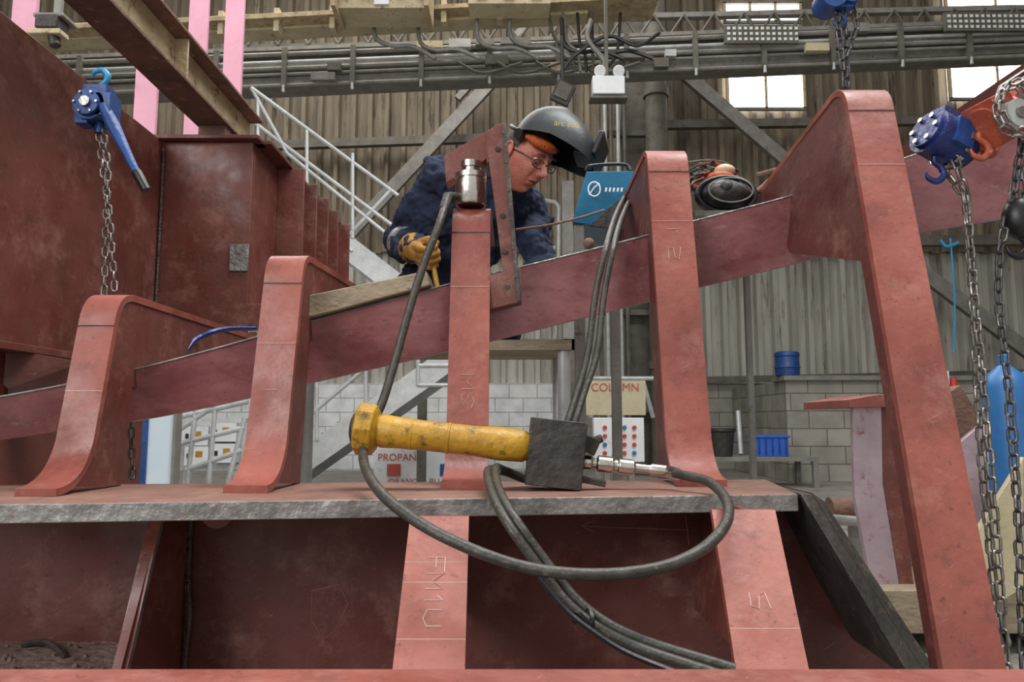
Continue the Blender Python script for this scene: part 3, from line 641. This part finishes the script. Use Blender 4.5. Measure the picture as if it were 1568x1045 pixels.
pts=[c+V((.06*cos(t)*(.6+.02*t),-.05-.004*t,.055*sin(t))) for t in [k*.5 for k in range(26)]]; o.chain(pts,chainm,r=.003,w=.018,ln=.032,pitch=.024)
o.tube([c+V((.0,0,.04)),c+V((.03,.02,.09)),c+V((.12,.05,.15))],.006,chaind,8)
o.chain([c+V((.05,-.01,-.03)),W(1552,290,Y),W(1532,380,Y),W(1528,450,Y),W(1545,600,1.44),W(1560,800,1.35),W(1568,1035,1.28)],chaind,r=.0032,w=.021,ln=.036,pitch=.027)
o.chain([c+V((.06,.01,-.03)),W(1560,260,Y),W(1568,330,Y)],chaind,r=.0032,w=.021,ln=.036,pitch=.027)
hc=W(1562,335,Y); o.sph(hc,(.035,.03,.045),blk); hook(o,hc+V((-.01,0,-.02)),.045,blk)
o.done(bevel=.002)
o=O('overhead_chain_block'); c=W(1283,2,1.62)
o.box(c,(.055,.04,.05),blue); o.cyl(c+V((-.02,-.03,.0)),c+V((-.02,.03,0)),.03,blue); o.cyl(c+V((.02,-.03,.01)),c+V((.02,.03,.01)),.028,blue)
hook(o,c+V((0,0,-.02)),.03,blue)
o.chain([c+V((.01,0,-.03)),W(1295,60,1.62),W(1298,138,1.62)],chaind,r=.003,w=.018,ln=.032,pitch=.024)
o.chain([c+V((.03,0,.2)),c+V((.034,0,0)),W(1312,40,1.61),W(1296,85,1.61),W(1292,138,1.62)],chaind,r=.003,w=.018,ln=.032,pitch=.024)
o.chain([c+V((-.005,0,.0)),W(1285,50,1.6),W(1290,100,1.6)],chaind,r=.003,w=.018,ln=.032,pitch=.024)
o.done(bevel=.003)
# ---------- right background clutter
lilac=mat('lilac_plate','#9d8892','#bba9b2',.35,.3,5,'#8a4f4a',.08,.1)
o=O('steel_bracket_assembly')
o.prism(P([(1305,622),(1350,615),(1352,740),(1378,900),(1335,900),(1308,760)],2.6),(0,.02,0),lilac)
o.prism(P([(1350,615),(1365,615),(1400,900),(1378,900),(1352,740)],2.6),(0,.2,0),primer_br)
o.prism(P([(1300,612),(1345,604),(1440,612),(1440,622),(1300,625)],2.55),(0,.4,0),primer)
o.prism(P([(1440,610),(1470,590),(1510,650),(1500,720),(1460,760),(1440,740)],2.7),(0,.15,0),rust)
o.prism(P([(1455,690),(1515,640),(1515,900),(1470,880)],2.5),(0,.02,0),lilac)
o.prism(P([(1480,840),(1568,700),(1568,900),(1520,930)],2.4),(0,.02,0),cream)
o.bb(W(1300,905,2.5),W(1640,925,2.9),wood)
o.bb((W(1310,905,2.5).x,2.52,0),(W(1310,905,2.5).x+.1,2.6,W(1310,915,2.5).z),steelgrey); o.bb((W(1600,905,2.5).x,2.52,0),(W(1600,905,2.5).x+.1,2.6,W(1600,915,2.5).z),steelgrey)
o.done(bevel=.002)
o=O('scrap_pipe_rack'); o.cyl(W(1270,780,3.2),W(1400,778,3.2),.05,rust); o.cyl(W(1262,795,3.0),W(1330,800,3.0),.02,galv)
for x in(1300,1380): o.bb((W(x,790,3.2).x,3.18,0),(W(x,790,3.2).x+.05,3.22,W(x,790,3.2).z),steelgrey)
o.bb(W(1225,1000,3.4),W(1640,960,3.5),rust)
for x in(1260,1400,1560): o.bb((W(x,900,3.4).x,3.4,0),(W(x,900,3.4).x+.06,3.46,W(x,850,3.4).z),steelgrey)
o.prism(P([(1250,830),(1420,960),(1420,985),(1250,855)],3.4),(0,.03,0),steelgrey); o.done()
for (x,Y) in ((1540,3.8),(1590,4.1)):
    p=W(x,600,Y); zt=W(x,560,Y).z; o=O('blue_gas_cylinder')
    o.lathe((p.x,Y,0),(0,0,1),[(0,.1),(.01,.115),(zt-.12,.115),(zt-.06,.1),(zt-.02,.05),(zt,.03),(zt+.05,.028),(zt+.06,.01)],mat('gas_blue','#28609a','#326fa8',.4,0,5,bump=.05)); o.done()
o=O('rope_on_rail'); o.tube(P([(1455,365),(1458,400),(1462,470),(1460,540)],9),.012,cyan,6,sub=4); o.tube(P([(1440,368),(1450,378),(1468,372)],9),.02,cyan,6,sub=4); o.done(fr)
o=O('red_valve_post'); c=W(1440,580,7); o.bb((c.x-.05,7,0),(c.x+.05,7.06,c.z),steelgrey); o.box(c,(.12,.08,.14),white); o.cyl(c+V((.12,0,0)),c+V((.12,0,-.2)),.03,redm); o.done()
o=O('wall_pipework')
for pts in ([(800,310),(850,310),(855,340),(855,395)],[(800,380),(850,380)],[(815,310),(815,395)],[(905,575),(905,640)],[(985,585),(1000,640)],[(870,580),(1010,580)]):
    o.tube(P(pts,9.5),.03,galv,8,sub=3)
o.done(fr)
o=O('platform_deck'); b=W(880,530,8.5); a=W(720,520,8.5); o.bb((a.x-.6,8.5,b.z-.05),(b.x,9.3,b.z+.08),olive); o.bb((b.x-.1,8.5,0),(b.x,8.6,b.z),olive); o.bb((a.x-.6,8.5,0),(a.x-.5,8.6,b.z),olive)
c=W(866,340,8.5); o.bb((c.x-.04,8.5,b.z),(c.x+.10,8.7,3.6),steelgrey); o.done()

# ======================= WELDER
wd=empty('welder')
def blob(name,chains,voxel,m,parent,smooth=6,disp=0,dscale=.1):
    o=O(name)
    for ch in chains:
        for (p,r) in ch: o.sph(p,r,m,seg=16)
        for (p,r),(q,s) in zip(ch[:-1],ch[1:]): o.tube([V(p),V(q)],[r,s],m,16)
    ob=o.done(parent)
    r=ob.modifiers.new('remesh','REMESH'); r.mode='VOXEL'; r.voxel_size=voxel; r.use_smooth_shade=True
    s=ob.modifiers.new('smooth','SMOOTH'); s.factor=.6; s.iterations=smooth
    if disp:
        for nm,st_,ds in(('_folds',disp,dscale),('_creases',disp*.45,dscale*.35)):
            tx=bpy.data.textures.new(name+nm,'CLOUDS'); tx.noise_scale=ds; tx.noise_depth=2
            d=ob.modifiers.new('folds','DISPLACE'); d.texture=tx; d.strength=st_; d.mid_level=.5; d.texture_coords='LOCAL'
    return ob
ZP=1.03
o=O('scaffold_board_platform'); xa_=W(430,545,2.6).x; xb_=W(872,530,2.6).x
for k in range(2): o.bb((xa_,2.5+.2*k,ZP-.035),(xb_,2.69+.2*k,ZP),wood)
for px in(440,705,862):
    x=W(px,640,2.6).x; 
    for y in (2.53,2.86): o.cyl((x,y,0),(x,y,ZP-.036),.022,galv,seg=12)
o.done()
rs=V((-.235,2.46,1.575)); ls=V((.05,2.70,1.53)); nk=V((-.055,2.50,1.585)); ch=V((-.17,2.62,1.44)); pv=V((-.30,2.74,1.23))
re=V((-.395,2.60,1.395)); rw=V((-.325,2.41,1.325)); le=V((.11,2.56,1.27)); lw=V((.03,2.36,1.20))
hd=W(805,241,2.40)
rh=pv+V((-.0,-.09,.0)); lh=pv+V((.0,.09,.0))
rk=V((-.03,2.58,ZP+.085)); lk=V((-.02,2.82,ZP+.085)); ra=V((-.40,2.60,ZP+.065)); la=V((-.40,2.82,ZP+.065))
blob('boiler_suit',[
 [(pv,.135),((pv+ch)/2+V((0,0,0)),.14),(ch,.145),((ch+nk)/2,.12),(nk,.08)],
 [(ch+V((-.08,-.09,.03)),.115),(ch+V((.09,.07,.03)),.115)],
 [(nk,.075),(rs,.084),((rs+re)/2,.073),(re,.062),((re+rw)/2,.057),(rw,.047)],
 [(nk,.075),(ls,.082),((ls+le)/2,.066),(le,.054),((le+lw)/2,.050),(lw,.043)],
 [(ch,.13),(rs,.08)],[(ch,.13),(ls,.08)],
 [(pv,.12),(rh,.105),((rh+rk)/2,.085),(rk,.068),((rk+ra)/2,.058),(ra,.048)],
 [(pv,.12),(lh,.105),((lh+lk)/2,.085),(lk,.068),((lk+la)/2,.058),(la,.048)]],.008,navy,wd,3,.05,.06)
o=O('reflective_cuff'); d=(rw-re).normalized(); m0=re.lerp(rw,.35); o.tube([m0-d*.022,m0-d*.02,m0+d*.02,m0+d*.022],[.056,.065,.063,.055],reflect,20); o.done(wd)
cd_=(hd-nk).normalized()
o=O('collar'); o.tube([nk-cd_*.01,nk+cd_*.05,nk+cd_*.06,nk+cd_*.03],[.085,.078,.066,.06],navy,20); o.done(wd)
for n_,a_ in(('boot_right',ra),('boot_left',la)):
    blob(n_,[[(a_,.05),(a_+V((-.07,0,-.005)),.045),(a_+V((-.08,0,-.01)),.04)],[(a_+V((-.08,0,.03)),.04),(a_+V((-.09,0,-.02)),.035)]],.008,blk,wd,4)
def hand(name,w,d,s,n,par):
    d=d.normalized(); s=(s-d*s.dot(d)).normalized(); n=(n-d*n.dot(d)-s*n.dot(s)).normalized(); C=[]
    C.append([(w-d*.02,.036),(w+d*.02,.034),(w+d*.05,.030)])
    offs=(.030,.010,-.011,-.030); ln=(.95,1.05,1.0,.8)
    for of,l in zip(offs,ln):
        k=w+d*.085+s*of; C.append([(w+d*.035+s*of*.7,.019),(k,.0145)])
        p1=k+d*.026*l+n*.020*l; p2=p1+n*.028*l-d*.008*l; p3=p2-d*.022*l+n*.004
        C.append([(k,.0118),(p1,.0110),(p2,.0102),(p3,.009)])
    tb=w+d*.03+s*.028+n*.012
    C.append([(w+d*.02+s*.01,.02),(tb,.017),(tb+s*.014+d*.022+n*.026,.0135),(tb+s*.004+d*.04+n*.046,.011)])
    blob(name,C,.003,glove,par,2)
    return w+d*.085+n*.028
g1=hand('gloved_hand_right',rw+(rw-re).normalized()*.035,V((.28,-.75,-.45)),V((-.15,-.5,.85)),V((.95,-.1,.2)),wd)
g2=hand('gloved_hand_left',lw+(lw-le).normalized()*.035,V((-.2,-.9,-.3)),V((.9,-.2,.1)),V((0,0,-1)),wd)
o=O('glove_gauntlet'); d=(rw-re).normalized(); o.tube([rw-d*.01,rw+d*.04],[.053,.038],glove,16); d=(lw-le).normalized(); o.tube([lw-d*.01,lw+d*.04],[.05,.038],glove,16); o.done(wd)
o=O('marker_rod'); o.cyl(g1+V((-.005,0,.05)),g1+V((.035,0,-.16)),.008,yellow); o.done(wd)
fw=V((.60,-.55,-.58)).normalized(); rt=fw.cross(V((0,0,1))).normalized(); up_=rt.cross(fw).normalized()
HR=Matrix((rt,fw,up_)).transposed()
def G(x,z,cx,cz,sx,sz): return math.exp(-((x-cx)/sx)**2-((z-cz)/sz)**2)
o=O('head'); i=o.mi(skin); j=o.mi(hairm); kk=o.mi(lipm)
res=bmesh.ops.create_icosphere(o.bm,subdivisions=6,radius=1)
for v in res['verts']:
    x,y,z=v.co; X=.074*x; Yv=.095*y; Z=.118*z
    if z<0:
        tp=1-.26*(-z)**1.7; X*=tp
        if y<0: Yv*=(1-.3*(-z))
    if y>0:
        f=0
        f+=.024*G(x,z,0,-.16,.13,.13)+.015*G(x,z,0,.04,.10,.22)
        f+=.007*G(x,z,.14,-.22,.07,.06)+.007*G(x,z,-.14,-.22,.07,.06)
        f-=.013*G(x,z,.38,.10,.2,.12)+.013*G(x,z,-.38,.10,.2,.12)
        f+=.008*G(x,z,.36,.28,.26,.07)+.008*G(x,z,-.36,.28,.26,.07)
        f+=.006*G(x,z,.52,-.12,.18,.18)+.006*G(x,z,-.52,-.12,.18,.18)
        f-=.004*G(x,z,.36,-.34,.08,.14)+.004*G(x,z,-.36,-.34,.08,.14)
        f-=.0025*G(x,z,.42,-.01,.16,.03)+.0025*G(x,z,-.42,-.01,.16,.03)
        f+=.008*G(x,z,0,-.44,.24,.05)+.008*G(x,z,0,-.55,.20,.05)-.007*G(x,z,0,-.495,.28,.022)
        f+=.014*G(x,z,0,-.86,.28,.14)-.006*G(x,z,0,-.68,.25,.06)
        for zz in(.42,.5,.58): f-=.0018*G(x,z,0,zz,.5,.015)
        Yv+=f*min(1,y*2.5)
    v.co=hd+HR@V((X,Yv,Z))
for f in o.bm.faces:
    c_=HR.transposed()@(f.calc_center_median()-hd); f.smooth=True
    x=c_.x/.074; z=c_.z/.118; y=c_.y
    f.material_index=i
    if z>.55 or (y<-.01 and z>-.25) or (y<.022 and z>.18): f.material_index=j
    if y>0 and abs(x)<.26*(1-abs(z+.495)*4) and -.58<z<-.41: f.material_index=kk
o.done(wd)
def HL(v): return hd+HR@V(v)
o=O('ears')
for sx_ in(-1,1):
    o.sph(HL((sx_*.076,-.008,.0)),(.009,.018,.030),skin,HR@Euler((.15,0,sx_*-.35)).to_matrix(),seg=16); o.tube([HL((sx_*(.081),-.008+.016*cos(t),.003+.027*sin(t))) for t in [k*.5-.5 for k in range(9)]],.004,skin,8,sub=2)
o.done(wd)
o=O('neck'); o.tube([nk-V((0,0,.02)),nk+V((.02,-.02,.04)),HL((0,-.03,-.06))],[.066,.058,.056],skin,20,sub=3); o.done(wd)
o=O('eyes')
for sx_ in(-1,1):
    c=HL((sx_*.029,.0755,.010)); o.sph(c,.0112,white,seg=14); o.sph(HL((sx_*.029+.002,.0825,.0025)),.0052,blk,seg=10)
    o.tube([HL((sx_*.029+.016*q,.0885-.004*q*q,.0105+.004*(1-q*q))) for q in(-1,-.5,0,.5,1)],.0055,skin,8)
    o.tube([HL((sx_*.029+.015*q,.086-.004*q*q,.001-.003*(1-q*q))) for q in(-1,-.5,0,.5,1)],.003,skin,8)
    o.tube([HL((sx_*.029+.019*q,.097-.007*q*q,.033+.004*(1-q*q))) for q in(-1,-.5,0,.5,1)],[.0015,.003,.003,.003,.0015],hairm,6)
o.done(wd)
o=O('safety_glasses')
for sx_ in(-1,1):
    o.tube([HL((sx_*.031+.023*math.copysign(abs(cos(t))**.7,cos(t)),.104-.010*abs(cos(t)),.006+.014*math.copysign(abs(sin(t))**.7,sin(t)))) for t in [k*pi/10 for k in range(20)]],.0016,blk,6,closed=True)
    o.tube([HL((sx_*.054,.096,.012)),HL((sx_*.076,.05,.014)),HL((sx_*.080,-.005,.010))],.0018,blk,6)
o.tube([HL((-.009,.107,.010)),HL((0,.110,.013)),HL((.009,.107,.010))],.0016,blk,6)
o.done(wd)
hm=O('welding_helmet'); ih=hm.mi(helm); ib=hm.mi(blk)
cc=W(852,232,2.35)
lx=V((.93,-.28,-.34)).normalized(); ax=V((.22,.10,.95)); ax=(ax-lx*ax.dot(lx)).normalized(); sy=ax.cross(lx).normalized()
def shell(sc,mi_):
    rings=[]; nu,nv=40,14
    for b in range(nv+1):
        ph=(b/nv)*pi/2
        ring=[]
        for a in range(nu):
            th=2*pi*a/nu; ex=.8
            cx=math.copysign(abs(cos(th))**ex,cos(th)); sx=math.copysign(abs(sin(th))**ex,sin(th))
            r=cos(ph)**.75 if ph<pi/2-1e-4 else .02
            hgt=.14*sin(ph)*(1-.22*max(0,cx))
            low=-.035*max(0,cx)*(1-b/nv)
            ring.append(hm.bm.verts.new(cc+(lx*(.15*cx*r)+sy*(.115*sx*r)+ax*(hgt+low))*sc))
        rings.append(ring)
    for A_,B_ in zip(rings[:-1],rings[1:]):
        for a in range(nu): hm.face([A_[a],A_[(a+1)%nu],B_[(a+1)%nu],B_[a]],mi_)
    hm.face(rings[-1],mi_); return rings[0]
r1_=shell(1,ih); r2_=shell(.95,ib)
for a in range(40): hm.face([r1_[a],r1_[(a+1)%40],r2_[(a+1)%40],r2_[a]],ih)
tree=BVHTree.FromBMesh(hm.bm)
hm.done(wd,recalc=True)
o=O('helmet_lens_window'); wc=cc+lx*.140+ax*.035; Rl=Matrix((lx,sy,ax)).transposed(); o.box(wc,(.02,.13,.085),blk,Rl); o.box(cc+lx*.10+ax*(-.0),(.06,.10,.03),blk,Rl); o.done(wd,.006)
o=O('helmet_headband')
o.tube([HL((.078*cos(t),.098*sin(t)-.0,.070)) for t in [k*pi/12 for k in range(24)]],.007,blk,8,closed=True)
for sx_ in(-1,1): o.cyl(HL((sx_*.08,.02,.062)),HL((sx_*.098,.02,.062)),.018,blk)
o.tube([HL((.078*cos(t),.104*sin(t),.066)) for t in [.35,.6,.9,1.2,1.5,1.7]],[.008,.015,.017,.017,.014,.008],orangeh,10,sub=3)
o.done(wd)
lp=W(868,190,2.0); text('arc eco',lp,.024,limey,wd,ry=.12,name='helmet_lettering',tree=tree)

# ======================= LIGHT
w=bpy.data.worlds.new('daylight'); S.world=w; w.use_nodes=True
bg=w.node_tree.nodes['Background']; bg.inputs[0].default_value=(1,.985,.95,1); bg.inputs[1].default_value=.70
def area(n,loc,rot,size,e,col=(1,1,1)):
    l=bpy.data.lights.new(n,'AREA'); l.shape='RECTANGLE'; l.size,l.size_y=size; l.energy=e; l.color=col
    ob=bpy.data.objects.new(n,l); ob.location=loc; ob.rotation_euler=rot; S.collection.objects.link(ob)
area('roof_light',(1.5,1.5,6.5),(0,radians(10),0),(4,2),380)
area('roof_light',(-2,8,8.5),(0,0,0),(8,4),500,(1,.96,.9))
area('added_left_light',(-3,-2.5,3),(radians(62),0,radians(-40)),(2.5,2.5),170)  # added soft lamp behind left for gentle highlights; there is no doorway
